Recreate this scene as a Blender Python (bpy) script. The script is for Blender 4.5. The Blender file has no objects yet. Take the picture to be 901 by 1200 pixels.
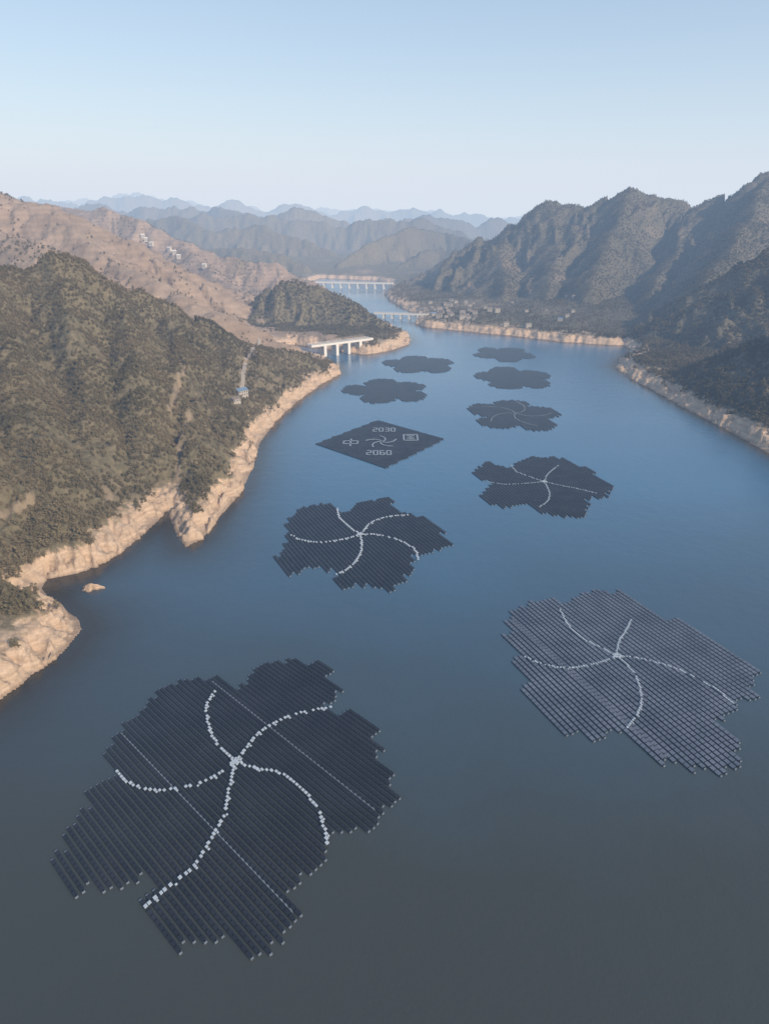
import bpy, math, random
import numpy as np
from mathutils import Vector
random.seed(7); rng=np.random.default_rng(11)
S=bpy.context.scene; COL=S.collection
S.view_settings.view_transform='Standard'; S.view_settings.look='None'; S.view_settings.exposure=0

# ------------------------------------------------ camera (drone 160 m above the reservoir)
H=160.0; F=780.0; P=math.atan(338/F); SP,CP=math.sin(P),math.cos(P)
cam=bpy.data.cameras.new("camera"); co=bpy.data.objects.new("camera",cam); COL.objects.link(co)
co.location=(0,0,H); co.rotation_euler=(math.pi/2-P,0,0)
cam.sensor_fit='VERTICAL'; cam.sensor_height=36; cam.lens=36*F/1200; cam.clip_start=1; cam.clip_end=90000
S.camera=co
# survey helpers: bearings measured from the drone -> real world metres
def G(a,b,z=0.0):
    u=(a-450.5)/F; v=(b-600)/F; t=(H-z)/(SP+v*CP); return (t*u,t*(CP-v*SP))
def W(a,b,Y):
    u=(a-450.5)/F; v=(b-600)/F; t=Y/(CP-v*SP); return (t*u,Y,H-t*(SP+v*CP))

# ------------------------------------------------ materials
def newmat(name):
    m=bpy.data.materials.new(name); m.use_nodes=True; n=m.node_tree.nodes; l=m.node_tree.links
    return m,n,l,n['Principled BSDF']
def simple(name,c,r=0.6,var=0.25,scale=0.5,metal=0):
    m,n,l,b=newmat(name); b.inputs['Roughness'].default_value=r; b.inputs['Metallic'].default_value=metal
    g=n.new('ShaderNodeNewGeometry'); t=n.new('ShaderNodeTexNoise'); t.inputs['Scale'].default_value=scale; t.inputs['Detail'].default_value=5
    l.new(g.outputs['Position'],t.inputs['Vector'])
    mx=n.new('ShaderNodeMix'); mx.data_type='RGBA'
    mx.inputs[6].default_value=(*[x*(1-var) for x in c],1); mx.inputs[7].default_value=(*[min(1,x*(1+var)) for x in c],1)
    l.new(t.outputs['Fac'],mx.inputs[0]); l.new(mx.outputs[2],b.inputs['Base Color'])
    return m
M_conc=simple("concrete",(0.64,0.63,0.60),0.8,.12); M_asph=simple("road_surface",(0.4,0.39,0.37),0.9)
M_wall=simple("plaster_wall",(0.38,0.35,0.31),0.9,0.35,0.02); M_roof=simple("roof_tile",(0.18,0.15,0.135),0.8,0.4,0.02)
M_blue=simple("blue_sheet_roof",(0.13,0.2,0.30),0.5); M_win=simple("window_glass",(0.03,0.04,0.05),0.15)
M_whitewall=simple("white_render_wall",(0.50,0.47,0.43),0.9,.1)
M_trunk=simple("bark",(0.09,0.07,0.05),0.9)
M_float=simple("float_plastic",(0.045,0.054,0.07),0.6,0.3); M_white=simple("white_float_plastic",(0.42,0.49,0.56),0.5,0.25,.8)
M_white2=simple("weathered_float_plastic",(0.26,0.31,0.37),0.55,0.3,.8)
M_rail=simple("walkway_grating",(0.14,0.17,0.21),0.6,0.5,1.5)
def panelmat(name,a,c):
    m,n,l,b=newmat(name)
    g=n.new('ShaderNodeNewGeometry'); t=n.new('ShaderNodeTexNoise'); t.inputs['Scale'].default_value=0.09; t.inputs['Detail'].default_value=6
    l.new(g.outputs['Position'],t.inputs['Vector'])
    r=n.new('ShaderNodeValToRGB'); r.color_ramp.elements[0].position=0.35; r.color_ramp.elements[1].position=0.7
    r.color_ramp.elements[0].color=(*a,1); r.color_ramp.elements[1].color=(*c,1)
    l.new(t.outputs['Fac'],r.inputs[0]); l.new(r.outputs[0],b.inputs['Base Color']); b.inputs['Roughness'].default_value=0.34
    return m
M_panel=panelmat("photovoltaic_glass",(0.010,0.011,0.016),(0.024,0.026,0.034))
M_panel2=panelmat("photovoltaic_glass_sky_tint",(0.095,0.118,0.16),(0.165,0.195,0.25))  # sky reflection painted in as a paler blue-grey base
def leafmat(name,a,c):
    m,n,l,b=newmat(name); o=n.new('ShaderNodeObjectInfo'); g=n.new('ShaderNodeNewGeometry')
    t=n.new('ShaderNodeTexNoise'); t.inputs['Scale'].default_value=0.014; t.inputs['Detail'].default_value=4
    l.new(g.outputs['Position'],t.inputs['Vector'])
    ad=n.new('ShaderNodeMath'); ad.operation='MULTIPLY_ADD'; ad.inputs[1].default_value=0.3; 
    sb=n.new('ShaderNodeMath'); sb.operation='MULTIPLY_ADD'; sb.inputs[1].default_value=2.6; sb.inputs[2].default_value=-0.88
    l.new(t.outputs['Fac'],sb.inputs[0]); l.new(o.outputs['Random'],ad.inputs[0]); l.new(sb.outputs[0],ad.inputs[2]); ad.use_clamp=True
    mx=n.new('ShaderNodeMix'); mx.data_type='RGBA'; mx.inputs[6].default_value=(*a,1); mx.inputs[7].default_value=(*c,1)
    l.new(ad.outputs[0],mx.inputs[0])
    # foliage colour is darkened towards the right-hand valley side
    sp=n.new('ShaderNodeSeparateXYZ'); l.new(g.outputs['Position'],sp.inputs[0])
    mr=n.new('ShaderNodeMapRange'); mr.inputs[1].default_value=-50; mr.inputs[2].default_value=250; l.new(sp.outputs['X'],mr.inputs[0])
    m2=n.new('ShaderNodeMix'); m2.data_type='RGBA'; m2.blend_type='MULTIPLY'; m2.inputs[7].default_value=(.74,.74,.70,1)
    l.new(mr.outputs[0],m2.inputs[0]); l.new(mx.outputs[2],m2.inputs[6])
    l.new(m2.outputs[2],b.inputs['Base Color']); b.inputs['Roughness'].default_value=0.85
    b.inputs['Specular IOR Level'].default_value=0.2
    return m
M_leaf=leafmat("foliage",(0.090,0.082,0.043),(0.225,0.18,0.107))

# ------------------------------------------------ numpy gradient noise
def _h(i,j,s):
    i=i.astype(np.int64); j=j.astype(np.int64)
    n=(i*374761393+j*668265263+s*974634777)&0x7fffffff
    n=((n^(n>>13))*1274126177)&0x7fffffff
    return ((n^(n>>16))&0xffff)/65536.0*2*np.pi
def pn(x,y,s=0):
    x0=np.floor(x); y0=np.floor(y); fx=x-x0; fy=y-y0
    u=fx*fx*fx*(fx*(fx*6-15)+10); v=fy*fy*fy*(fy*(fy*6-15)+10)
    def g(i,j,dx,dy):
        a=_h(x0+i,y0+j,s); return np.cos(a)*dx+np.sin(a)*dy
    a=g(0,0,fx,fy); b=g(1,0,fx-1,fy); c=g(0,1,fx,fy-1); d=g(1,1,fx-1,fy-1)
    return ((a*(1-u)+b*u)*(1-v)+(c*(1-u)+d*u)*v)*1.5
def fbm(x,y,L,o=4,s=0):
    r=0;a=1;t=0
    for k in range(o):
        r=r+a*pn(x/L+k*7.3,y/L-k*3.1,s+k); t+=a; a*=.5; L/=2.03
    return r/t
def ridged(x,y,L,o=4,s=0):
    r=0;a=1;t=0
    for k in range(o):
        r=r+a*(1-np.abs(pn(x/L+k*5.1,y/L+k*9.7,s+k))*2); t+=a; a*=.5; L/=2.1
    return r/t

# ------------------------------------------------ terrain description
# (points (bearing,elevation,depth), falloff slope, brown amount, gully wavelength, crest jaggedness, carve strength, crest rounding)
RIDGES=[
 ([(-330,280,560),(-150,292,580),(-60,306,600),(0,318,610),(35,308,615),(62,299,620),(88,304,630),(104,330,640),(128,331,650),(165,334,665),(195,356,680),(215,372,690),(245,380,700),(285,402,730),(330,408,750),(372,420,765)],1.05,.05,50,.03,.25,.08),
 ([(190,356,680),(203,390,610),(222,432,540),(242,446,490),(250,490,430),(240,550,390)],.95,-.2,28,.05,.18,.2),
 ([(62,303,620),(78,362,560),(95,425,480),(104,485,420),(112,586,345)],.85,.15,34,.05,.28,.13),
 ([(128,331,650),(150,380,570),(166,438,480),(163,520,405)],.85,.1,32,.05,.28,.13),
 ([(0,318,610),(-5,380,510),(28,442,440),(50,535,355)],.8,.1,34,.05,.28,.13),
 ([(-150,292,580),(-130,380,470),(-90,450,400),(-50,520,340)],.75,.1,34,.05,.28,.13),
 ([(-200,440,430),(-120,480,380),(-20,546,310),(28,616,272),(70,697,243)],.85,-.15,35,.03,.25,.12),
 ([(245,380,700),(283,418,640),(302,452,570),(290,512,470)],.85,.35,32,.04,.3,.1),
 ([(285,402,730),(334,424,640),(332,456,570)],.85,.35,35,.03,.3,.1),
 ([(-300,225,1350),(-120,222,1250),(0,225,1200),(28,234,1190),(60,241,1180),(112,262,1160),(170,296,1130),(230,328,1110),(270,352,1090)],.5,1,110,.02,.2,.06),
 ([(60,240,1180),(120,300,1000),(200,340,900),(255,366,830)],.5,.95,90,.025,.2,.08),
 ([(-100,222,1250),(0,272,1000),(60,298,880)],.5,.95,90,.025,.2,.08),
 ([(40,238,2100),(90,243,2000),(130,247,1900),(165,258,1850),(215,284,1750),(270,300,1700),(320,308,1650),(352,322,1600),(372,333,1560)],.5,.85,100,.04,.25,.05),
 ([(215,284,1750),(255,326,1500),(290,342,1380)],.5,.9,80,.04,.25,.06),
 ([(300,368,1150),(306,345,1140),(330,328,1130),(350,329,1125),(372,334,1120),(408,350,1090),(440,371,1060),(470,391,1035)],.8,-.25,40,.02,.3,.06),
 ([(462,330,2150),(500,318,2080),(530,300,2000),(560,286,1920),(600,262,1850),(625,250,1820),(643,236,1800),(662,239,1780),(690,241,1760),(712,230,1730),(738,219,1700),(770,231,1700),(800,238,1700),(822,246,1690),(845,226,1660),(872,217,1620),(902,202,1600),(960,190,1560),(1100,200,1500),(1300,210,1450)],.53,.3,130,.03,.3,.07),
 ([(738,219,1700),(722,266,1540),(700,306,1400),(690,343,1270),(688,378,1190)],.68,.2,100,.035,.3,.09),
 ([(643,236,1800),(655,283,1620),(645,318,1450),(640,350,1330)],.68,.3,100,.035,.3,.09),
 ([(600,262,1850),(585,293,1650),(592,325,1480),(590,350,1370)],.66,.4,100,.035,.3,.09),
 ([(530,300,2000),(540,320,1750),(560,343,1480)],.65,.35,100,.035,.3,.09),
 ([(822,246,1690),(800,286,1480),(770,328,1300),(752,366,1160)],.68,.2,100,.035,.3,.09),
 ([(902,202,1600),(880,256,1350),(850,302,1180),(820,340,1060)],.68,.2,100,.035,.3,.09),
 ([(1100,235,1050),(1000,252,1000),(940,275,975),(902,292,960),(850,345,950),(800,376,940),(762,388,920),(738,404,890),(728,416,850)],.65,.1,60,.02,.3,.06),
 ([(1150,320,560),(1000,352,620),(930,384,660),(880,406,710),(825,424,760),(770,432,790)],.6,-.1,45,.03,.3,.1),
 ([(1200,480,420),(1050,470,480),(960,465,540),(905,462,570)],.55,-.1,45,.03,.3,.1),
 ([(385,322,2400),(398,306,2450),(425,290,2550),(450,276,2650),(480,266,2750),(520,271,2800),(560,284,2700),(610,300,2600)],.65,.15,120,.09,.4,.03),
 ([(455,330,2300),(470,308,2380),(492,294,2400),(515,290,2450),(540,292,2400)],.8,.15,80,.08,.36,.03),
 ([(150,262,3300),(200,254,3200),(250,270,3000),(300,262,3000),(350,276,2900),(392,300,2800)],.65,.15,140,.12,.42,.03),
 ([(150,272,2700),(200,279,2600),(240,288,2500),(290,290,2400),(330,296,2350),(360,312,2300),(385,326,2280)],.65,.25,120,.09,.4,.03),
 ([(-300,240,5200),(0,250,5000),(100,243,4900),(190,246,4600),(240,241,4500),(280,252,4300),(330,244,4200),(385,254,4200),(430,262,4200),(490,251,4500),(560,263,4600),(640,262,4800),(800,250,5000),(1100,240,5200)],.7,.1,240,.2,.45,.02),
 ([(200,256,3900),(250,252,3800),(330,256,3700),(400,266,3600),(470,255,3500),(540,266,3500)],.7,.1,180,.18,.45,.02),
 ([(-400,235,8000),(0,238,8200),(60,234,8000),(92,238,7900),(150,229,7800),(205,238,7800),(260,239,8000),(340,241,8200),(440,247,8400),(490,244,8500),(540,253,8600),(640,256,8600),(1200,250,8600)],.55,.1,350,.2,.42,.02),
 ([(-600,245,12000),(0,243,12500),(70,236,12500),(130,232,12500),(190,228,12000),(250,243,12500),(420,246,13000),(600,252,13000),(1400,250,13000)],.4,.1,500,.18,.4,.02),
]
RID=[([W(*p) for p in r[0]],)+tuple(r[1:]) for r in RIDGES]
SH=[(-150,900),(0,822),(40,790),(75,765),(97,738),(92,724),(75,714),(58,700),(50,690),(56,678),(85,674),(115,664),(140,650),(165,630),(185,612),(196,598),(201,612),(208,630),(218,642),(238,632),(262,602),(283,578),(297,548),(305,520),(325,492),(350,470),(375,452),(400,438),(398,430),(385,424),(365,418),(335,412),(325,406),(345,404),(380,409),(405,413),(430,416),(455,412),(478,404),(482,398),(476,391),(462,386),(445,380),(430,371),(415,361),(400,351),(385,343),(370,337),(362,331),(375,326),(400,327),(440,329),(458,332),(458,338),(450,345),(456,352),(470,360),(484,367),(492,374),(486,380),(500,384),(530,387),(560,390),(600,394),(650,400),(700,404),(730,405),(740,411),(728,420),(720,430),(735,442),(765,458),(800,478),(840,498),(870,515),(901,532),(1000,590),(1300,770)]
POLY=[(-260,-400),(-230,60)]+[G(*p) for p in SH]+[(420,60),(420,-400)]
POLY=np.array(POLY)
def shore(X,Y):
    best=np.full(X.shape,1e12); ins=np.zeros(X.shape,bool); n=len(POLY)
    for i in range(n):
        ax,ay=POLY[i]; bx,by=POLY[(i+1)%n]; dx,dy=bx-ax,by-ay
        t=np.clip(((X-ax)*dx+(Y-ay)*dy)/(dx*dx+dy*dy),0,1)
        d=(X-ax-t*dx)**2+(Y-ay-t*dy)**2; best=np.minimum(best,d)
        if ay!=by:
            c=((ay>Y)!=(by>Y))&(X<(bx-ax)*(Y-ay)/(by-ay)+ax); ins^=c
    d=np.sqrt(best); return np.where(ins,-d,d)
def height(X,Y):
    X=np.asarray(X,float); Y=np.asarray(Y,float)
    wx=X+fbm(X,Y,120,3,50)*30; wy=Y+fbm(X,Y,120,3,60)*30
    hb=np.full(X.shape,-50.0); br=np.full(X.shape,.3)
    for idx,(pts,k,b,lam,jg,cs,rd) in enumerate(RID):
        A=np.array(pts); mh=A[:,2].max(); R=mh/k+60
        m=(X>A[:,0].min()-R)&(X<A[:,0].max()+R)&(Y>A[:,1].min()-R)&(Y<A[:,1].max()+R)
        if not m.any(): continue
        x=X[m]; y=Y[m]; best=np.full(x.shape,-1e9); bd=np.zeros(x.shape)
        for i in range(len(A)-1):
            ax,ay,ah=A[i]; bx,by,bh=A[i+1]; dx,dy=bx-ax,by-ay
            t=np.clip(((x-ax)*dx+(y-ay)*dy)/(dx*dx+dy*dy),0,1)
            d=np.hypot(x-ax-t*dx,y-ay-t*dy); hh=ah+(bh-ah)*t; r=rd*mh
            v=hh-k*(np.sqrt(d*d+r*r)-r); w=v>best; best=np.where(w,v,best); bd=np.where(w,d,bd)
        D=A[-1,:2]-A[0,:2]; D/=np.hypot(*D)
        s=wx[m]*D[0]+wy[m]*D[1]; q=-wx[m]*D[1]+wy[m]*D[0]
        g=ridged(s/lam,q/(lam*1.8),1.0,4,idx*11)
        amp=min(cs*mh,lam*.6)
        best=best-amp*(0.95-g)*np.clip(bd/(lam*.9),0,1)
        best=best+jg*mh*fbm(x,y,lam*1.1,5,idx*7+3)*1.6
        hbm=hb[m]; kk=5.0; h_=np.clip(.5+.5*(best-hbm)/kk,0,1)
        new=np.where(hbm<-40,best,hbm*(1-h_)+best*h_+kk*h_*(1-h_))
        t=br[m]; w=best>hbm; t[w]=b; br[m]=t; hb[m]=np.maximum(new,hbm)
    sd=shore(X,Y)
    hr=np.maximum(hb,9.5+0.06*np.clip(sd,0,500)+fbm(X,Y,70,3,5)*5)
    # rolling knolls on the near wooded hill
    nearhill=np.clip((760-Y)/120,0,1)*np.clip((-20-X)/60,0,1)
    hr=hr+nearhill*fbm(wx,wy,62,2,300)*np.clip(hr*.16,0,11)
    hr=hr+fbm(X,Y,38,4,90)*np.clip(hr*.07,1,7)+(ridged(wx,wy,26,3,33)-.7)*np.clip(hr*.06,.5,4)
    sc=np.clip(Y/700,0.45,1.5)
    sdn=sd+fbm(X,Y,28,4,71)*14*sc+(ridged(X,Y,11,3,77)-.7)*8
    sdn=np.where(sd>0,np.maximum(sdn,sd*.15),np.minimum(sdn,sd*.1))
    inl=np.clip(sdn-6,0,None)
    bank=(11.0-np.clip(X/60,0,2.5))*(1-np.exp(-np.clip(sdn,0,None)/7.5))*(1+.55*fbm(X,Y,40,2,8)+.22*(ridged(X,Y,9,3,18)-.6))+.45*inl+.0035*inl**2
    kk=5.0; hh=np.clip(.5+.5*(bank-hr)/kk,0,1); land=bank*(1-hh)+hr*hh-kk*hh*(1-hh)
    z=np.where(sdn>0,land+.02,np.clip(sdn*.5,-25,0)-.3)
    br=br+fbm(X,Y,140,3,19)*.45
    return z,br,sd
ang=np.radians(np.concatenate([np.linspace(-80,-37,40,endpoint=False),np.linspace(-37,37,720),np.linspace(37,80,41)[1:]]))
rad=np.concatenate([np.exp(np.linspace(math.log(110),math.log(14000),980)),[17000,22000,30000,42000]])
A_,R_=np.meshgrid(ang,rad); GX=(R_*np.sin(A_)).ravel(); GY=(R_*np.cos(A_)).ravel()
GZ,BR,SD=height(GX,GY)
def hz(x,y):
    z,b,s=height(np.array([x],float),np.array([y],float)); return float(z[0])
def hit(a,b,far=2600):
    u=(a-450.5)/F; v=(b-600)/F; t=np.linspace(120,far,6000)
    x=t*u; y=t*(CP-v*SP); z=H-t*(SP+v*CP); h=height(x,y)[0]
    i=np.argmax(z<np.maximum(h,0)); return float(x[i]),float(y[i]),float(max(h[i],0))
TR=[[(216,428),(210,450),(204,470),(198,480)],[(222,482),(218,500),(212,530),(210,562),(206,590)],[(40,588),(20,596),(0,602)],[(304,398),(297,408),(292,420),(285,440),(281,462)],[(122,572),(128,584)],[(60,262),(85,268),(70,275),(110,285)],[(165,275),(185,290),(215,300),(235,318)]]
TW=[[hit(*p) for p in t] for t in TR]
def bare(X,Y):
    r=np.zeros(X.shape); x=X+fbm(X,Y,9,3,200)*3; y=Y+fbm(X,Y,9,3,201)*3
    for t in TW:
        for a,b in zip(t[:-1],t[1:]):
            dx,dy=b[0]-a[0],b[1]-a[1]; L=dx*dx+dy*dy+1e-6
            if L>120**2: continue
            q=np.clip(((x-a[0])*dx+(y-a[1])*dy)/L,0,1); d=np.hypot(x-a[0]-q*dx,y-a[1]-q*dy)
            r=np.maximum(r,np.clip(1.4-d/(1.9+np.clip(Y-700,0,800)*.003),0,1))
    sd=shore(X,Y); n_=ridged(X,Y,30,5,230)*.55+fbm(X,Y,16,4,231)*.5+.36*np.exp(-np.clip(sd,0,None)/24)
    return np.maximum(r,np.clip((n_-.765)*5,0,.8))
BA=bare(GX,GY)
na,nr=len(ang),len(rad)
I=(np.arange(nr-1)[:,None]*na+np.arange(na-1)[None,:]).ravel()
Q=np.stack([I,I+1,I+1+na,I+na],1)
keep=(GZ[Q]>-6).any(1)
Q=Q[keep]; used=np.unique(Q); mp=np.full(len(GX),-1); mp[used]=np.arange(len(used)); Q=mp[Q][:,::-1]
def npmesh(name,V,Q,smooth=True):
    me=bpy.data.meshes.new(name)
    me.vertices.add(len(V)); me.vertices.foreach_set('co',V.ravel())
    me.loops.add(Q.size); me.loops.foreach_set('vertex_index',Q.ravel().astype(np.int32))
    me.polygons.add(len(Q)); me.polygons.foreach_set('loop_start',np.arange(0,Q.size,4,dtype=np.int32))
    me.polygons.foreach_set('use_smooth',np.ones(len(Q),bool)); me.update(calc_edges=True)
    if me.polygons[0].normal.z<0: me.flip_normals()
    return me
me=npmesh("ground",np.stack([GX,GY,GZ],1)[used],Q)
for nm,arr in (("brown",BR),("bare",BA)):
    a=me.attributes.new(nm,'FLOAT','POINT'); a.data.foreach_set('value',np.clip(arr[used],0,1).astype(np.float32))
ground=bpy.data.objects.new("ground",me); COL.objects.link(ground); ground["kind"]="structure"
m,n,l,b=newmat("hillside")
def N(t,**k):
    q=n.new(t)
    for a,c in k.items(): setattr(q,a,c)
    return q
def mix(f,a,c):
    q=N('ShaderNodeMix',data_type='RGBA')
    for s,i in ((f,0),(a,6),(c,7)):
        if isinstance(s,(tuple,float,int)): q.inputs[i].default_value=(*s,1) if isinstance(s,tuple) else s
        else: l.new(s,q.inputs[i])
    return q.outputs[2]
def math_(op,a,c=0.0,d=None,clamp=False):
    q=N('ShaderNodeMath',operation=op,use_clamp=clamp)
    for i,s in enumerate((a,c,d)):
        if s is None: continue
        if isinstance(s,(float,int)): q.inputs[i].default_value=s
        else: l.new(s,q.inputs[i])
    return q.outputs[0]
geo=N('ShaderNodeNewGeometry'); sep=N('ShaderNodeSeparateXYZ'); l.new(geo.outputs['Position'],sep.inputs[0])
def noise(sc,det=6,ro=.6):
    q=N('ShaderNodeTexNoise'); q.inputs['Scale'].default_value=sc; q.inputs['Detail'].default_value=det; q.inputs['Roughness'].default_value=ro
    l.new(geo.outputs['Position'],q.inputs['Vector']); return q.outputs['Fac']
at=N('ShaderNodeAttribute',attribute_name="brown").outputs['Fac']; ab=N('ShaderNodeAttribute',attribute_name="bare").outputs['Fac']
n1=noise(.25,8); n2=noise(.02,8,.6); n3=noise(1.1,5,.7)
r1=math_('MULTIPLY_ADD',n1,3.,-1.,True); r2=math_('MULTIPLY_ADD',n2,3.,-1.,True); r3=math_('MULTIPLY_ADD',n3,3.,-1.,True)
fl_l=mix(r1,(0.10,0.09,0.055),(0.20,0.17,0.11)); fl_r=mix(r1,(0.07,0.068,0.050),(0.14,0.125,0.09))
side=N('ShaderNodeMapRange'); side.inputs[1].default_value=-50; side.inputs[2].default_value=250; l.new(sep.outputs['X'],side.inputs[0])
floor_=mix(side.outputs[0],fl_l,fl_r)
brn=mix(r2,(0.27,0.20,0.15),(0.40,0.305,0.235)); brn=mix(math_('MULTIPLY',r1,.28),brn,(0.19,0.15,0.105))
tr=N('ShaderNodeMath',operation='SINE'); l.new(math_('MULTIPLY_ADD',sep.outputs['Z'],.75,math_('MULTIPLY',n2,9.)),tr.inputs[0])
brn=mix(math_('MULTIPLY_ADD',tr.outputs[0],.12,.12),brn,(0.16,0.125,0.09))
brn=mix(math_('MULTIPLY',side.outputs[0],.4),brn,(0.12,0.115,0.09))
col=mix(math_('MULTIPLY_ADD',math_('ADD',at,math_('MULTIPLY_ADD',n2,.7,-.35)),1.8,-.55,True),floor_,brn)
str_=N('ShaderNodeTexNoise'); str_.inputs['Scale'].default_value=1; str_.inputs['Detail'].default_value=6
mv=N('ShaderNodeMapping'); mv.inputs['Scale'].default_value=(.08,.08,.9); l.new(geo.outputs['Position'],mv.inputs[0]); l.new(mv.outputs[0],str_.inputs['Vector'])
tan=mix(math_('MULTIPLY_ADD',str_.outputs['Fac'],2.4,-.7,True),(0.42,0.31,0.215),(0.66,0.51,0.38)); tan=mix(math_('MULTIPLY',r3,.35),tan,(0.29,0.21,0.145))
wet=math_('MULTIPLY_ADD',sep.outputs['Z'],-1.2,1.3,True); tan=mix(math_('MULTIPLY',wet,.5),tan,(0.14,0.10,0.075))
col=mix(math_('MULTIPLY',ab,.7),col,(0.33,0.255,0.18))
zz=math_('MULTIPLY_ADD',n1,11.0,-5.5); band=math_('MULTIPLY_ADD',math_('ADD',sep.outputs['Z'],zz),-.4,4.4,True)
col=mix(band,col,tan); l.new(col,b.inputs['Base Color']); b.inputs['Roughness'].default_value=.95; b.inputs['Specular IOR Level'].default_value=.15
bp=N('ShaderNodeBump'); bp.inputs['Strength'].default_value=.8; bp.inputs['Distance'].default_value=1.8
l.new(math_('ADD',math_('ADD',n1,math_('MULTIPLY',n3,.35)),math_('MULTIPLY',n2,2.)),bp.inputs['Height']); l.new(bp.outputs[0],b.inputs['Normal'])
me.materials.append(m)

# ------------------------------------------------ water
def mesh_obj(name,verts,faces,mats,mi=None,parent=None,smooth=False):
    me=bpy.data.meshes.new(name); me.from_pydata(verts,[],faces)
    for q in mats: me.materials.append(q)
    if mi is not None: me.polygons.foreach_set('material_index',mi)
    me.update(); o=bpy.data.objects.new(name,me); COL.objects.link(o)
    if parent: o.parent=parent
    return o
wa=np.radians(np.concatenate([np.linspace(-88,-40,20,endpoint=False),np.linspace(-40,40,260),np.linspace(40,88,21)[1:]]))
wr=np.concatenate([[2,30,60],np.exp(np.linspace(math.log(80),math.log(3000),330)),[5000,12000,43000]])
A_,R_=np.meshgrid(wa,wr); WX=(R_*np.sin(A_)).ravel(); WY=(R_*np.cos(A_)).ravel()-60*(R_.ravel()<70)
k_=len(wa); I=(np.arange(len(wr)-1)[:,None]*k_+np.arange(k_-1)[None,:]).ravel()
wm=npmesh("water",np.stack([WX,WY,np.zeros_like(WX)],1),np.stack([I,I+1,I+1+k_,I+k_],1)[:,::-1])
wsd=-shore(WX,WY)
a=wm.attributes.new("bank_reflection",'FLOAT','POINT'); a.data.foreach_set('value',np.exp(-np.clip(wsd,0,None)/np.where(WX<0,np.clip(34-WY*.04,9,28),10)).astype(np.float32))
wat=bpy.data.objects.new("water",wm); COL.objects.link(wat); wat["kind"]="structure"
m,n,l,b=newmat("reservoir_water"); geo=N('ShaderNodeNewGeometry'); sep=N('ShaderNodeSeparateXYZ'); l.new(geo.outputs['Position'],sep.inputs[0])
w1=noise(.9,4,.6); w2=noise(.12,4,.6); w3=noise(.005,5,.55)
sky_tint=math_('ADD',math_('MULTIPLY_ADD',sep.outputs['Y'],1/290.,-.42),math_('MULTIPLY_ADD',w3,.8,-.40),None,True)  # reflected sky blue painted into the water, stronger with distance
colw=mix(sky_tint,(0.044,0.052,0.047),(0.046,0.138,0.250))
sh_=N('ShaderNodeAttribute',attribute_name="bank_reflection").outputs['Fac']
colw=mix(math_('MULTIPLY',sh_,1.25,None,True),colw,(0.028,0.025,0.018))  # dark reflection of the banks painted into the water colour
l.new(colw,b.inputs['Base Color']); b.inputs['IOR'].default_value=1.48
l.new(math_('MULTIPLY_ADD',w3,.3,.02),b.inputs['Roughness'])
bp=N('ShaderNodeBump'); bp.inputs['Strength'].default_value=.5; bp.inputs['Distance'].default_value=.15
l.new(math_('ADD',w1,math_('MULTIPLY',w2,3.)),bp.inputs['Height']); l.new(bp.outputs[0],b.inputs['Normal'])
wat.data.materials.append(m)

# ------------------------------------------------ box of hazy air over the valley, glowing in place of scattered light
x0,x1,y0,y1,z0,z1=-44000,44000,-2900,41000,-60,1300
vv=[(x,y,z) for x in(x0,x1) for y in(y0,y1) for z in(z0,z1)]
sky=mesh_obj("sky",vv,[(0,1,3,2),(4,6,7,5),(0,4,5,1),(2,3,7,6),(0,2,6,4),(1,5,7,3)],[]); sky["kind"]="structure"
mh=bpy.data.materials.new("air_haze_glow"); mh.use_nodes=True; nn=mh.node_tree.nodes; nn.remove(nn['Principled BSDF'])
va=nn.new('ShaderNodeVolumeAbsorption'); va.inputs['Color'].default_value=(0.45,0.27,0,1); va.inputs['Density'].default_value=1.8e-4
ve=nn.new('ShaderNodeEmission'); ve.inputs['Color'].default_value=(.55*.70,.73*.77,.87,1); ve.inputs['Strength'].default_value=1.8e-4
ad=nn.new('ShaderNodeAddShader'); mh.node_tree.links.new(va.outputs[0],ad.inputs[0]); mh.node_tree.links.new(ve.outputs[0],ad.inputs[1])
mh.node_tree.links.new(ad.outputs[0],nn['Material Output'].inputs['Volume']); sky.data.materials.append(mh)

# ------------------------------------------------ generic box accumulator
class Acc:
    def __init__(s): s.v=[];s.f=[];s.m=[]
    def box(s,c,ux,uy,lx,ly,z0,z1,mi=0,tilt=0.0):
        i=len(s.v)
        for dz in(0,1):
            for a,b in((-1,-1),(1,-1),(1,1),(-1,1)):
                s.v.append((c[0]+ux[0]*a*lx/2+uy[0]*b*ly/2,c[1]+ux[1]*a*lx/2+uy[1]*b*ly/2,(z1 if dz else z0)+tilt*b))
        s.f+=[(i,i+3,i+2,i+1),(i+4,i+5,i+6,i+7),(i,i+1,i+5,i+4),(i+1,i+2,i+6,i+5),(i+2,i+3,i+7,i+6),(i+3,i,i+4,i+7)]; s.m+=[mi]*6
    def obj(s,name,mats,parent=None): return mesh_obj(name,s.v,s.f,mats,s.m,parent)
def inside(poly,x,y):
    r=False; n=len(poly)
    for i in range(n):
        ax,ay=poly[i]; bx,by=poly[(i+1)%n]
        if (ay>y)!=(by>y) and x<(bx-ax)*(y-ay)/(by-ay)+ax: r=not r
    return r
def empty(name,loc,label,cat,group=None):
    e=bpy.data.objects.new(name,None); e.location=loc; COL.objects.link(e); e["label"]=label; e["category"]=cat
    if group: e["group"]=group
    return e
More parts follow.
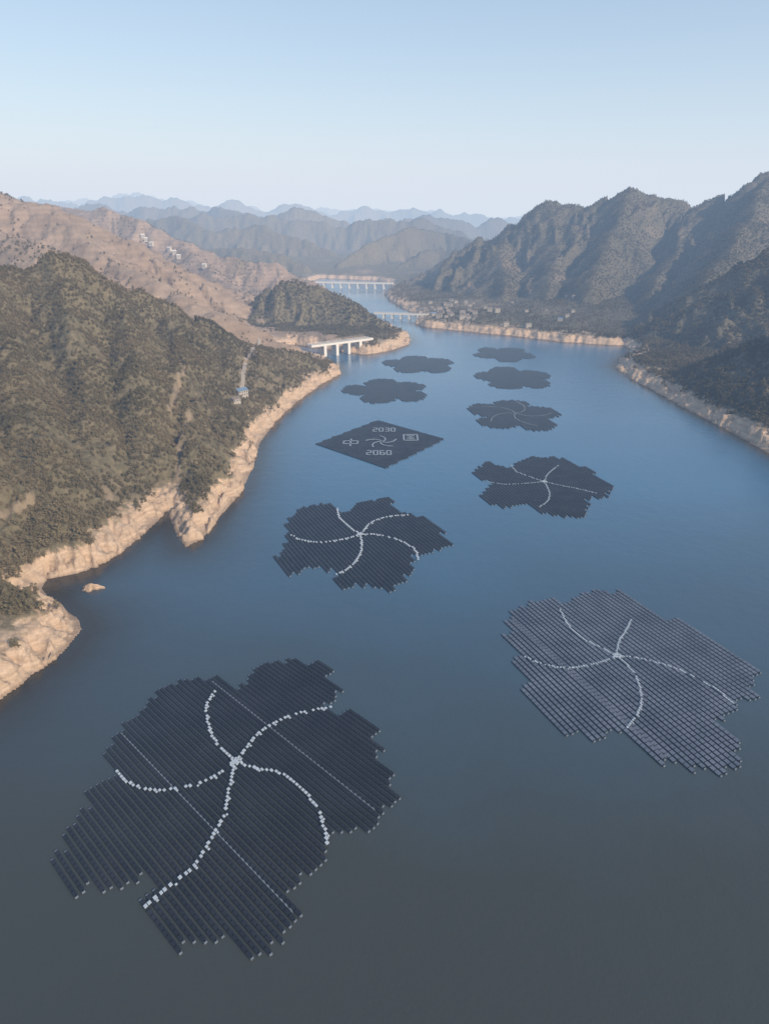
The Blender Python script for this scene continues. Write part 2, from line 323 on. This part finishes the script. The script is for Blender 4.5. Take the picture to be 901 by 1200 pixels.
def array(center,poly,direction,label,arms,hub=True,detail=True,rowsgrp=2,walk=(),PITCH=2.3,MOD=2.4,pm=M_panel,aw=1.0,wm=M_white,pw=.56,gap=.2,trim=.35):
    cx,cy=center; d=np.array(direction,float); d/=np.hypot(*d); p=np.array([-d[1],d[0]])
    if p[1]<0: p=-p
    E=empty("floating_solar_array",(cx,cy,0),label,"solar array","floating solar arrays on the reservoir")
    rel=[(x-cx,y-cy) for x,y in poly]
    ext=max(math.hypot(*q) for q in rel); K=int(ext/PITCH)+3; Mn=int(ext/MOD)+2
    whole=Acc()
    for k in range(-K,K+1):
        kg=(math.floor(k/rowsgrp)+.5)*rowsgrp
        run=[]
        for j in range(-Mn,Mn+1):
            q=p*kg*PITCH+d*(j+.5)*MOD
            run.append(inside(rel,q[0],q[1]))
        acc=Acc() if detail else whole
        segs=[];st=None
        for j,v in enumerate(run+[False]):
            if v and st is None: st=j
            if not v and st is not None:
                if j-st>=4: segs.append((st-Mn,j-Mn))
                st=None
        if not segs: continue
        if k in walk:   # thin service walkway floating in the gap beside this row
            wk=Acc()
            for a,b in segs:
                mid=p*(k+.5)*PITCH+d*(a+b)/2*MOD; wk.box(mid,d,p,(b-a-2)*MOD,.22,.45,.55,0)
                for j in range(a+1,b-1):
                    wk.box(p*(k+.5)*PITCH+d*(j+.5)*MOD,d,p,MOD*.45,.42,.554,.75,0)
            wk.obj("walkway",[M_rail],E)
        jit=random.uniform(-.3,.3)
        for a,b in segs:
            if trim and b-a>8:
                if random.random()<trim: a+=1
                if random.random()<trim: b-=1
            L=(b-a)*MOD; mid=p*k*PITCH+d*((a+b)/2*MOD+jit)
            for j in range(a,b):
                q=p*k*PITCH+d*((j+.5)*MOD+jit)
                acc.box(q,d,p,MOD-gap,PITCH*pw,.66,.72,0,tilt=.16+random.uniform(-.035,.035))
            acc.box(mid-p*.40,d,p,L+.3,.16,.02,.34,1); acc.box(mid+p*.40,d,p,L+.3,.14,.02,.42,1)
            for e,sg in((a,-1),(b,1)):
                acc.box(p*k*PITCH+d*(e*MOD+jit+sg*.3),d,p,.30,.8,.05,.55,2)
        if detail and acc.v: acc.obj("solar_panel_row",[pm,M_float,M_rail],E)
    if not detail and whole.v: whole.obj("solar_panels",[pm,M_float,M_rail],E)
    for arm in arms:
        a=Acc(); pts=[np.array((x-cx,y-cy)) for x,y in arm]
        L=[0]
        for u,w in zip(pts[:-1],pts[1:]): L.append(L[-1]+np.hypot(*(w-u)))
        s=.6; c_=0
        while s<L[-1]:
            i=max(j for j in range(len(L)) if L[j]<=s); i=min(i,len(pts)-2)
            f=(s-L[i])/(L[i+1]-L[i]); q=pts[i]*(1-f)+pts[i+1]*f
            # blocks sit on the row grid, so the curve reads as small steps
            kk=np.dot(q,p)/PITCH; q=q+p*((round(kk*2)/2-kk)*PITCH*.7)
            if random.random()<.93: a.box(q,d,p,aw*random.uniform(.75,1.05),aw*random.uniform(.6,.85),.92,1.12,0,tilt=.08)
            if c_%4==1 and wm is M_white: a.box(q+d*aw*1.0,d,p,aw*.55,aw*.55,.92,1.08,0,tilt=.05)
            s+=1.38*max(aw,.8); c_+=1
        a.obj("white_float_arm",[wm],E)
    if hub:
        a=Acc()
        for i in range(14):
            t=i*2.4; r=.45*math.sqrt(i)*1.1
            a.box((r*math.cos(t),r*math.sin(t)),d,p,.6,.7,1.16,1.35,0,tilt=.06)
        a.obj("hub_platform",[M_white],E)
    return E,d,p
def GG(L): return [G(*q) for q in L]
def gd(a,b):
    p,q=G(*a),G(*b); return (q[0]-p[0],q[1]-p[1])
def spl(pts,n=5):
    P_=[np.array(p,float) for p in pts]; P_=[2*P_[0]-P_[1]]+P_+[2*P_[-1]-P_[-2]]; o=[]
    for i in range(1,len(P_)-2):
        a,b,c,e=P_[i-1:i+3]
        for k in range(n):
            t=k/n; o.append(.5*((2*b)+(-a+c)*t+(2*a-5*b+4*c-e)*t*t+(-a+3*b-3*c+e)*t**3))
    o.append(P_[-2]); return [tuple(q) for q in o]
f1=[(340,772),(382,779),(400,806),(384,832),(412,836),(438,850),(446,880),(465,903),(467,936),(432,973),(396,976),(386,1007),(340,1050),(352,1086),(318,1118),(290,1122),(262,1104),(240,1112),(205,1102),(192,1086),(162,1074),(187,1042),(156,1030),(128,1054),(106,1044),(74,1034),(70,990),(96,953),(110,920),(138,905),(126,868),(158,841),(188,808),(235,791),(288,802),(310,774)]
c1=G(277,895)
a1=[[(277,895),(262,882),(250,866),(243,845),(243,828),(253,811)],[(277,895),(288,880),(303,862),(325,848),(350,838),(388,831)],[(277,895),(300,903),(322,906),(345,918),(365,940),(378,965),(384,995)],[(277,895),(271,915),(268,935),(262,960),(248,985),(228,1018),(205,1036),(170,1066)],[(277,895),(262,906),(240,918),(210,926),(180,928),(152,920),(137,903)]]
array(c1,GG(f1),gd((275,895),(375,985)),"large flower-shaped floating solar array with white pinwheel arms",[spl(GG(a)) for a in a1],walk=(-11,9),PITCH=1.85,MOD=1.9,pw=.56,rowsgrp=3,gap=.26,trim=.4,aw=1.1)
f2=[(700,692),(742,692),(764,716),(790,726),(815,740),(854,760),(888,788),(882,819),(850,842),(873,892),(847,908),(800,895),(770,896),(740,878),(726,857),(700,866),(680,860),(655,860),(648,843),(613,830),(620,808),(608,776),(595,750),(598,719),(630,702),(662,704)]
c2=G(722,771)
a2=[[(722,771),(705,762),(685,752),(668,738),(655,716)],[(722,771),(724,755),(732,742),(739,728)],[(722,771),(700,779),(665,785),(635,780),(615,772)],[(722,771),(738,786),(748,805),(750,830),(735,855)],[(722,771),(745,773),(790,785),(830,805),(858,826)]]
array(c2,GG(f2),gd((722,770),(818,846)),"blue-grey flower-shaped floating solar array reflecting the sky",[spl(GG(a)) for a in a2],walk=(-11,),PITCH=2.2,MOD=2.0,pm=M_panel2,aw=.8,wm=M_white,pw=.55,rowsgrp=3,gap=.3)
f3=[(425,587),(455,584),(476,601),(500,605),(520,622),(531,640),(506,650),(484,649),(488,669),(465,694),(430,687),(405,689),(392,670),(370,664),(345,675),(324,658),(337,635),(338,609),(355,595),(385,588),(405,601)]
c3=G(422,628)
a3=[[(422,628),(408,618),(398,608),(395,597)],[(422,628),(435,614),(455,607),(480,605)],[(422,628),(442,628),(465,634),(485,645),(490,658)],[(422,628),(424,642),(420,655),(408,668),(394,675)],[(422,628),(405,633),(378,637),(355,635),(340,628)]]
array(c3,GG(f3),gd((422,628),(462,664)),"dark flower-shaped floating solar array with bright white swirl",[spl(GG(a)) for a in a3],aw=1.3,pw=.64)
f4=[(620,536),(655,536),(690,550),(721,571),(712,585),(690,583),(690,608),(660,606),(635,600),(615,591),(590,597),(565,583),(578,568),(556,555),(570,541),(598,549)]
c4=G(637,566)
a4=[[(637,566),(620,560),(605,554),(598,546)],[(637,566),(642,556),(655,546)],[(637,566),(655,570),(675,574),(700,580)],[(637,566),(643,577),(642,587),(632,596)],[(637,566),(615,568),(590,569),(572,566)]]
array(c4,GG(f4),gd((637,566),(677,592)),"dark flower-shaped floating solar array with faint white arms",[spl(GG(a)) for a in a4],aw=1.1,wm=M_white2,pw=.64)
far=[(605,487,109,37,.3),(603,444,90,27,1.1),(591,415.5,71,17,.7),(455,459,100,30,2.0),(491,427.5,84,21,.1)]
for x,y,w,h_,ph in far:
    c=G(x,y); l_=G(x-w/2,y); r_=G(x+w/2,y); t_=G(x,y-h_/2); b_=G(x,y+h_/2)
    rx=(r_[0]-l_[0])/2; ry=(t_[1]-b_[1])/2; c=(c[0],(t_[1]+b_[1])/2); poly=[]
    amps=[random.uniform(.85,1.1) for _ in range(5)]
    for i in range(160):
        t=i*2*math.pi/160; qq=t*5/(2*math.pi)+ph; q=qq%1
        r=.60+.44*amps[int(qq)%5]*abs(math.sin(math.pi*(q**.7)))**.6
        poly.append((c[0]+rx*r*math.cos(t),c[1]+ry*r*math.sin(t)))
    arms=[]
    for i in range(5):
        a=ph+i*2*math.pi/5
        arms.append([(c[0]+rx*.8*s*math.cos(a+s*1.0),c[1]+ry*.8*s*math.sin(a+s*1.0)) for s in (0,.2,.4,.6,.8,1)])
    array(c,poly,gd((x,y),(x+20,y+14)),"dark flower-shaped floating solar array with thin pale arms",arms if x==605 else [],hub=False,detail=False,aw=.65,wm=M_white2,pw=.66)
# diamond array with lettering
dm=GG([(443,493),(521,515),(452,549),(370,521)]); dc=G(447,519)
E,d,p=array(dc,dm,(dm[1][0]-dm[0][0],dm[1][1]-dm[0][1]),"dark diamond-shaped floating solar array with white swirl and lettering",[],hub=False,rowsgrp=1,pw=.68,trim=0)
def stroke(acc,x0,y0,x1,y1,w):
    dx,dy=x1-x0,y1-y0; L=math.hypot(dx,dy); ux=(dx/L,dy/L); uy=(-ux[1],ux[0]); n=max(1,int(L/1.5))
    for i in range(n):
        f=(i+.5)/n; acc.box((x0+dx*f,y0+dy*f),ux,uy,L/n*.96,w*random.uniform(.85,1.1),1.02,1.25)
SEG={'0':"abcdef",'2':"abged",'3':"abgcd",'6':"afgedc"}
M_let=simple("pale_lettering_panel",(0.22,0.27,0.33),.5,.3,.5)
def digit(acc,ch,x,y,w,h):
    P4={'a':(0,1,1,1),'b':(1,1,1,.5),'c':(1,.5,1,0),'d':(0,0,1,0),'e':(0,.5,0,0),'f':(0,1,0,.5),'g':(0,.5,1,.5)}
    for s in SEG[ch]:
        a=P4[s]; stroke(acc,x+a[0]*w,y+a[1]*h,x+a[2]*w,y+a[3]*h,1.2)
for txt,px,py in (("2030",450,505),("2060",444,532)):
    g=G(px,py); ox,oy=g[0]-dc[0],g[1]-dc[1]; acc=Acc()
    for i,ch in enumerate(txt): digit(acc,ch,ox-9+i*5.0,oy-5,3.0,10)
    acc.obj("lettering",[M_let],E)
def glyph(px,py,st,w,h):
    g=G(px,py); ox,oy=g[0]-dc[0]-w/2,g[1]-dc[1]-h/2; acc=Acc()
    for a in st: stroke(acc,ox+a[0]*w,oy+a[1]*h,ox+a[2]*w,oy+a[3]*h,1.35)
    acc.obj("lettering",[M_let],E)
glyph(411,520,[(0,.75,1,.75),(0,.3,1,.3),(0,.75,0,.3),(1,.75,1,.3),(.5,1.05,.5,-.05)],11,17)
glyph(481,514,[(0,1,1,1),(0,0,1,0),(0,1,0,0),(1,1,1,0),(.2,.78,.8,.78),(.25,.5,.75,.5),(.2,.22,.8,.22),(.5,.78,.5,.22)],11,16)
for i in range(5):
    a0=i*2*math.pi/5+.4; acc=Acc(); pts=[((13*s)*math.cos(a0+1.3*s),(16*s)*math.sin(a0+1.3*s)) for s in(.08,.3,.55,.8,1)]
    for u,w in zip(pts[:-1],pts[1:]): stroke(acc,*u,*w,1.1)
    acc.obj("white_float_arm",[M_let],E)

# ------------------------------------------------ bridges
def bridge(A,B,z,spans,w,label,dt=1.4,pw=1.7):
    A=np.array(A[:2]);B=np.array(B[:2]); L=np.hypot(*(B-A)); d=(B-A)/L; p=np.array([-d[1],d[0]]); c=(A+B)/2
    E=empty("bridge",(c[0],c[1],0),label,"bridge")
    a=Acc(); a.box((0,0),d,p,L+4,w,z-dt,z); a.obj("deck",[M_conc],E)
    a=Acc(); a.box((0,0),d,p,L+4,w-1.4,z+.004,z+.05); a.obj("road_surface",[M_asph],E)
    for sg in(-1,1):
        a=Acc(); a.box(p*sg*(w/2-.2),d,p,L+4,.25,z+.9,z+1.1)
        for i in range(int(L/3)): a.box(p*sg*(w/2-.2)+d*(-L/2+i*3),d,p,.3,.24,z+.002,z+.9)
        a.obj("railing",[M_conc],E)
    for i in range(1,spans):
        q=d*(-L/2+L*i/spans); a=Acc()
        a.box(q,d,p,pw+.5,w-.3,z-dt-1.6,z-dt-.004)
        for sg in(-1,1): a.box(q+p*sg*w*.3,d,p,pw,pw,-8,z-dt-1.604)
        a.obj("pier",[M_conc],E)
    return E
bridge(W(364,403,870),W(433,391,930),17.,5,11,"pale concrete beam bridge on tall piers over a side inlet",2.6,4.0)
bridge(W(440,369,1270),W(500,373,1245),10,6,10,"low concrete road bridge beside the lakeside village",2.4,3)
bridge(W(370,330,1900),W(460,333,1860),16,9,12,"long pale road bridge crossing the narrow upper reservoir",3.4,4)

# ------------------------------------------------ houses
def house_mesh(w,dp,h,storeys,rf,wl=M_wall):
    a=Acc(); a.box((0,0),(1,0),(0,1),w,dp,-2.5,h,0)
    i=len(a.v); e=.5; r=dp*.32
    a.v+=[(-w/2-e,-dp/2-e,h+.01),(w/2+e,-dp/2-e,h+.01),(w/2+e,dp/2+e,h+.01),(-w/2-e,dp/2+e,h+.01),(-w/2-e,0,h+r),(w/2+e,0,h+r)]
    a.f+=[(i,i+1,i+5,i+4),(i+2,i+3,i+4,i+5),(i+1,i+2,i+5),(i+3,i,i+4),(i,i+3,i+2,i+1)]; a.m+=[1,1,0,0,1]
    for s in range(storeys):
        nn_=max(2,int(w/3))
        for k in range(nn_):
            x=-w/2+(k+.5)*w/nn_
            for sy in(-1,1): a.box((x,sy*(dp/2+.01)),(1,0),(0,1),1.3,.08,s*3+1,s*3+2.4,2)
    me=bpy.data.meshes.new("house"); me.from_pydata(a.v,[],a.f)
    for q in(wl,rf,M_win): me.materials.append(q)
    me.polygons.foreach_set('material_index',a.m); me.update(); return me
HM=[house_mesh(12,8,6.2,2,M_roof),house_mesh(9,7,3.4,1,M_roof),house_mesh(16,8,9.2,3,M_roof),house_mesh(14,9,6.2,2,M_blue),house_mesh(12,9,9.4,3,M_conc,M_whitewall)]
def house(x,y,mi,rot,label,grp,sc=1):
    o=bpy.data.objects.new("house",HM[mi]); o.location=(x,y,max(hz(x,y),3)+.3); o.rotation_euler=(0,0,rot); o.scale=(sc,)*3
    COL.objects.link(o); o["label"]=label; o["category"]="house"
    if grp:o["group"]=grp
LB=["two-storey pale house with tiled roof in the lakeside village","small single-storey house with tiled roof near the shore","three-storey pale building among the village houses","village house with a blue sheet-metal roof"]
HP=[]
tries=0
while len(HP)<54 and tries<6000:
    tries+=1
    far_=random.random()<.10
    a=random.uniform(590,680) if far_ else random.gauss(526,22); bb=random.uniform(356,387)
    x,y=G(a,bb,9)
    s=float(shore(np.array([x]),np.array([y]))[0])
    if s<14 or any(math.hypot(x-q[0],y-q[1])<11 for q in HP): continue
    z=hz(x,y)
    if z>45: continue
    HP.append((x,y)); mi=random.choices([0,1,2,3],[5,4,1.5,.5])[0]
    house(x,y,mi,random.uniform(-.4,.4),LB[mi],"houses of the lakeside village",random.uniform(.5,.72))
for a,bb in [(172,283),(178,288),(168,279),(205,298),(210,303),(199,294),(240,314)]:
    x,y,z=hit(a,bb); HP.append((x,y)); house(x,y,4,random.uniform(-.5,.5),"white block building on the bare brown hillside","buildings on the brown hillside",.5 if y<1400 else .75)
x,y,z=hit(283,464); HP.append((x,y)); house(x,y,3,.9,"white building with blue roof beside the hill track",None,.75)
x,y,z=hit(276,472); HP.append((x,y)); house(x,y,1,.9,"small white service building beside the hill track",None,.8)

pts=spl([q[:2] for q in TW[3]],10); rv=[];rf=[]
for i,q in enumerate(pts):
    a=pts[max(0,i-1)]; c=pts[min(len(pts)-1,i+1)]; dx,dy=c[0]-a[0],c[1]-a[1]; L=math.hypot(dx,dy)+1e-6
    zc=hz(q[0],q[1])
    for s in(-1,1):
        X_,Y_=q[0]-dy/L*1.8*s,q[1]+dx/L*1.8*s; rv.append((X_,Y_,max(zc,hz(X_,Y_))+.35))
    if i: rf.append((2*i-2,2*i-1,2*i+1,2*i))
road=mesh_obj("road",rv,rf,[simple("pale_track",(0.30,0.27,0.24),.9)]); road["kind"]="structure"

def rock(px,py,rx,ry,h):
    x,y=G(px,py); vs=[];fs=[]; nu,nv=28,12
    for j in range(nv+1):
        for i in range(nu):
            a=2*math.pi*i/nu; r=j/nv; 
            k=1+.35*math.sin(3*a+1)+.2*math.sin(7*a)+random.uniform(-.05,.05)
            vs.append((rx*r*k*math.cos(a),ry*r*k*math.sin(a),h*(1-r**1.6)+random.uniform(-.25,.25)-.5*(j==nv)*h-.0))
    for j in range(nv):
        for i in range(nu): fs.append((j*nu+i,(j+1)*nu+i,(j+1)*nu+(i+1)%nu,j*nu+(i+1)%nu))
    o=mesh_obj("rock",vs,fs,[ground.data.materials[0]]); o.location=(x,y,0)
    o["label"]="small tan rock islet standing in the cove"; o["category"]="rock"
rock(108,690,4.5,2.6,2.8)

# ------------------------------------------------ trees
def tree_mesh(seed,conic):
    R=random.Random(seed); v=[];f=[];m=[]
    def cyl(p0,p1,r0,r1,k=5):
        i=len(v); ax=Vector(p1)-Vector(p0); q=ax.to_track_quat('Z','Y')
        for (pp,r) in((p0,r0),(p1,r1)):
            for a in range(k):
                w=q@Vector((r*math.cos(a*2*math.pi/k),r*math.sin(a*2*math.pi/k),0))+Vector(pp); v.append(tuple(w))
        for a in range(k): f.append((i+a,i+(a+1)%k,i+k+(a+1)%k,i+k+a)); m.append(0)
    cyl((0,0,-.25),(0,0,.85),.045,.015)
    cl=[]
    for i in range(13):
        h=.25+.72*(i+R.random())/13; rr=(.44*(1-(h-.2)/.98) if conic else .42*math.sqrt(max(.05,1-((h-.6)/.45)**2)))
        a=R.uniform(0,6.28); r=rr*R.uniform(.35,1); c=(r*math.cos(a),r*math.sin(a),h); cl.append((c,R.uniform(.12,.2)))
        if i%3==0: cyl((0,0,h-.15),c,.015,.006,3)
    for c,cr in cl:
        for k in range(14):
            d=Vector((R.gauss(0,1),R.gauss(0,1),R.gauss(0,.8))).normalized()*cr*R.uniform(.5,1.05)
            p=Vector(c)+d; t=Vector((R.gauss(0,1),R.gauss(0,1),R.gauss(0,.5))).normalized(); nrm=(d.normalized()+Vector((0,0,.5))+.5*t).normalized()
            a=nrm.cross(t).normalized()*R.uniform(.05,.09); b2=nrm.cross(a).normalized()*R.uniform(.05,.09)
            i=len(v); v.extend([tuple(p-a),tuple(p+b2),tuple(p+a),tuple(p-b2)]); f.append((i,i+1,i+2,i+3)); m.append(1)
    me=bpy.data.meshes.new("tree"); me.from_pydata(v,[],f); me.materials.append(M_trunk); me.materials.append(M_leaf)
    me.polygons.foreach_set('material_index',m); me.update(); return me
TM=[tree_mesh(1,True),tree_mesh(2,False),tree_mesh(3,True),tree_mesh(4,False)]
def scatter(xa,xb,ya,yb,sp,sz):
    nx=int((xb-xa)/sp); ny=int((yb-ya)/sp)
    X,Y=np.meshgrid(np.arange(nx)*sp+xa,np.arange(ny)*sp+ya); X=(X+rng.uniform(-.55,.55,X.shape)*sp).ravel(); Y=(Y+rng.uniform(-.55,.55,Y.shape)*sp).ravel()
    k=np.abs(np.arctan2(X,Y))<math.radians(37); return X[k],Y[k],np.full(k.sum(),sz)
Z3=[scatter(-420,0,150,820,2.1,2.3),scatter(200,700,400,1000,2.6,3.2),scatter(-900,0,820,1250,3.4,2.9),scatter(0,200,950,1250,3.8,3.0),scatter(200,1500,1000,1900,3.9,2.5),scatter(-1000,200,1250,1900,5.5,3.0)]
TX=np.concatenate([a[0] for a in Z3]);TY=np.concatenate([a[1] for a in Z3]);TS=np.concatenate([a[2] for a in Z3])
TZ,TB,TD=height(TX,TY); tb=bare(TX,TY)
dens=np.clip(1.15-TB*1.15,0.01,1)*np.clip(.95+fbm(TX,TY,45,3,121)*1.5,.2,1.2)
ok=(TZ>9.5+fbm(TX,TY,14,2,140)*8)&(rng.random(TX.shape)<dens)&(tb<.3)
vill=(TY>1050)&(TY<1450)&(TX>20)&(TX<420)&(TZ<24); ok&=~(vill&(rng.random(TX.shape)<.65))
for q in HP: ok&=np.hypot(TX-q[0],TY-q[1])>6.5
TX,TY,TZ,TS=[a[ok] for a in(TX,TY,TZ,TS)]
dist=np.sqrt(TX**2+TY**2+(H-TZ)**2); inv=(np.abs(TX/(TY*CP+(H-TZ)*SP)*F)<445)
order=np.argsort(np.where(inv,dist,1e9)); near=order[:300]; rest=np.ones(len(TX),bool); rest[near]=False
size=TS*rng.uniform(.65,1.3,len(TX))*(1+.4*fbm(TX,TY,30,2,160)); wid=rng.uniform(1.0,1.35,len(TX))
protos=bpy.data.collections.new("tree_kinds"); 
for c,i in enumerate(near):
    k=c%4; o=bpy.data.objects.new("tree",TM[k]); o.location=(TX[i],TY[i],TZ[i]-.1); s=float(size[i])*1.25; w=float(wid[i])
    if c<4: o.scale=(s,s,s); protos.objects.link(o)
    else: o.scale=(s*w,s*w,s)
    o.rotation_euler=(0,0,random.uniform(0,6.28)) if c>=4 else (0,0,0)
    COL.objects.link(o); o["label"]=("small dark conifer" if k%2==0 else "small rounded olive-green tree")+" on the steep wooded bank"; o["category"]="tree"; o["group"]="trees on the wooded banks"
idx=np.where(rest)[0]
pm=bpy.data.meshes.new("forest"); pm.vertices.add(len(idx)); pm.vertices.foreach_set('co',np.stack([TX[idx],TY[idx],TZ[idx]-.15],1).ravel())
a=pm.attributes.new("tsize",'FLOAT_VECTOR','POINT'); a.data.foreach_set('vector',np.stack([size[idx]*wid[idx],size[idx]*wid[idx],size[idx]],1).astype(np.float32).ravel())
a=pm.attributes.new("trot",'FLOAT_VECTOR','POINT'); rr=np.zeros((len(idx),3),np.float32); rr[:,2]=rng.uniform(0,6.28,len(idx)); rr[:,:2]=rng.normal(0,.07,(len(idx),2)); a.data.foreach_set('vector',rr.ravel())
fo=bpy.data.objects.new("forest",pm); COL.objects.link(fo); fo["kind"]="stuff"; fo["label"]="dense dark green woodland covering the hillsides"; fo["category"]="forest"
ng=bpy.data.node_groups.new("forest_scatter",'GeometryNodeTree'); ng.interface.new_socket("Geometry",in_out='INPUT',socket_type='NodeSocketGeometry'); ng.interface.new_socket("Geometry",in_out='OUTPUT',socket_type='NodeSocketGeometry')
gi=ng.nodes.new('NodeGroupInput'); go=ng.nodes.new('NodeGroupOutput'); mp_=ng.nodes.new('GeometryNodeMeshToPoints'); ip=ng.nodes.new('GeometryNodeInstanceOnPoints')
jn=ng.nodes.new('GeometryNodeGeometryToInstance')
for k in reversed(range(4)):
    oi=ng.nodes.new('GeometryNodeObjectInfo'); oi.transform_space='ORIGINAL'; oi.inputs['Object'].default_value=protos.objects[k]
    ng.links.new(oi.outputs['Geometry'],jn.inputs[0])
s_=ng.nodes.new('GeometryNodeInputNamedAttribute'); s_.data_type='FLOAT_VECTOR'; s_.inputs[0].default_value="tsize"
r_=ng.nodes.new('GeometryNodeInputNamedAttribute'); r_.data_type='FLOAT_VECTOR'; r_.inputs[0].default_value="trot"
ng.links.new(gi.outputs[0],mp_.inputs[0]); ng.links.new(mp_.outputs[0],ip.inputs['Points']); ng.links.new(jn.outputs[0],ip.inputs['Instance'])
ip.inputs['Pick Instance'].default_value=True
ng.links.new(s_.outputs[0],ip.inputs['Scale']); ng.links.new(r_.outputs[0],ip.inputs['Rotation']); ng.links.new(ip.outputs[0],go.inputs[0])
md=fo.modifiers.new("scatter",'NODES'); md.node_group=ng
print("trees",len(TX))

# ------------------------------------------------ light
sunv=Vector((.72,-.69,0)).normalized(); el=math.radians(31)
sv=Vector((sunv.x*math.cos(el),sunv.y*math.cos(el),math.sin(el)))
L=bpy.data.lights.new("sun",'SUN'); L.energy=5.0; L.angle=math.radians(.5); L.color=(1,.89,.76)
lo=bpy.data.objects.new("sun",L); lo.rotation_euler=(-sv).to_track_quat('-Z','Y').to_euler(); COL.objects.link(lo)
wd=bpy.data.worlds.new("World"); S.world=wd; wd.use_nodes=True; wn=wd.node_tree.nodes; bg=wn['Background']
st=wn.new('ShaderNodeTexSky'); st.sky_type='NISHITA'; st.sun_disc=False; st.sun_elevation=el; st.sun_rotation=math.atan2(sv.x,sv.y)
st.altitude=300; st.air_density=1.0; st.dust_density=1.2; st.ozone_density=1.2
wd.node_tree.links.new(st.outputs[0],bg.inputs[0]); bg.inputs[1].default_value=.15
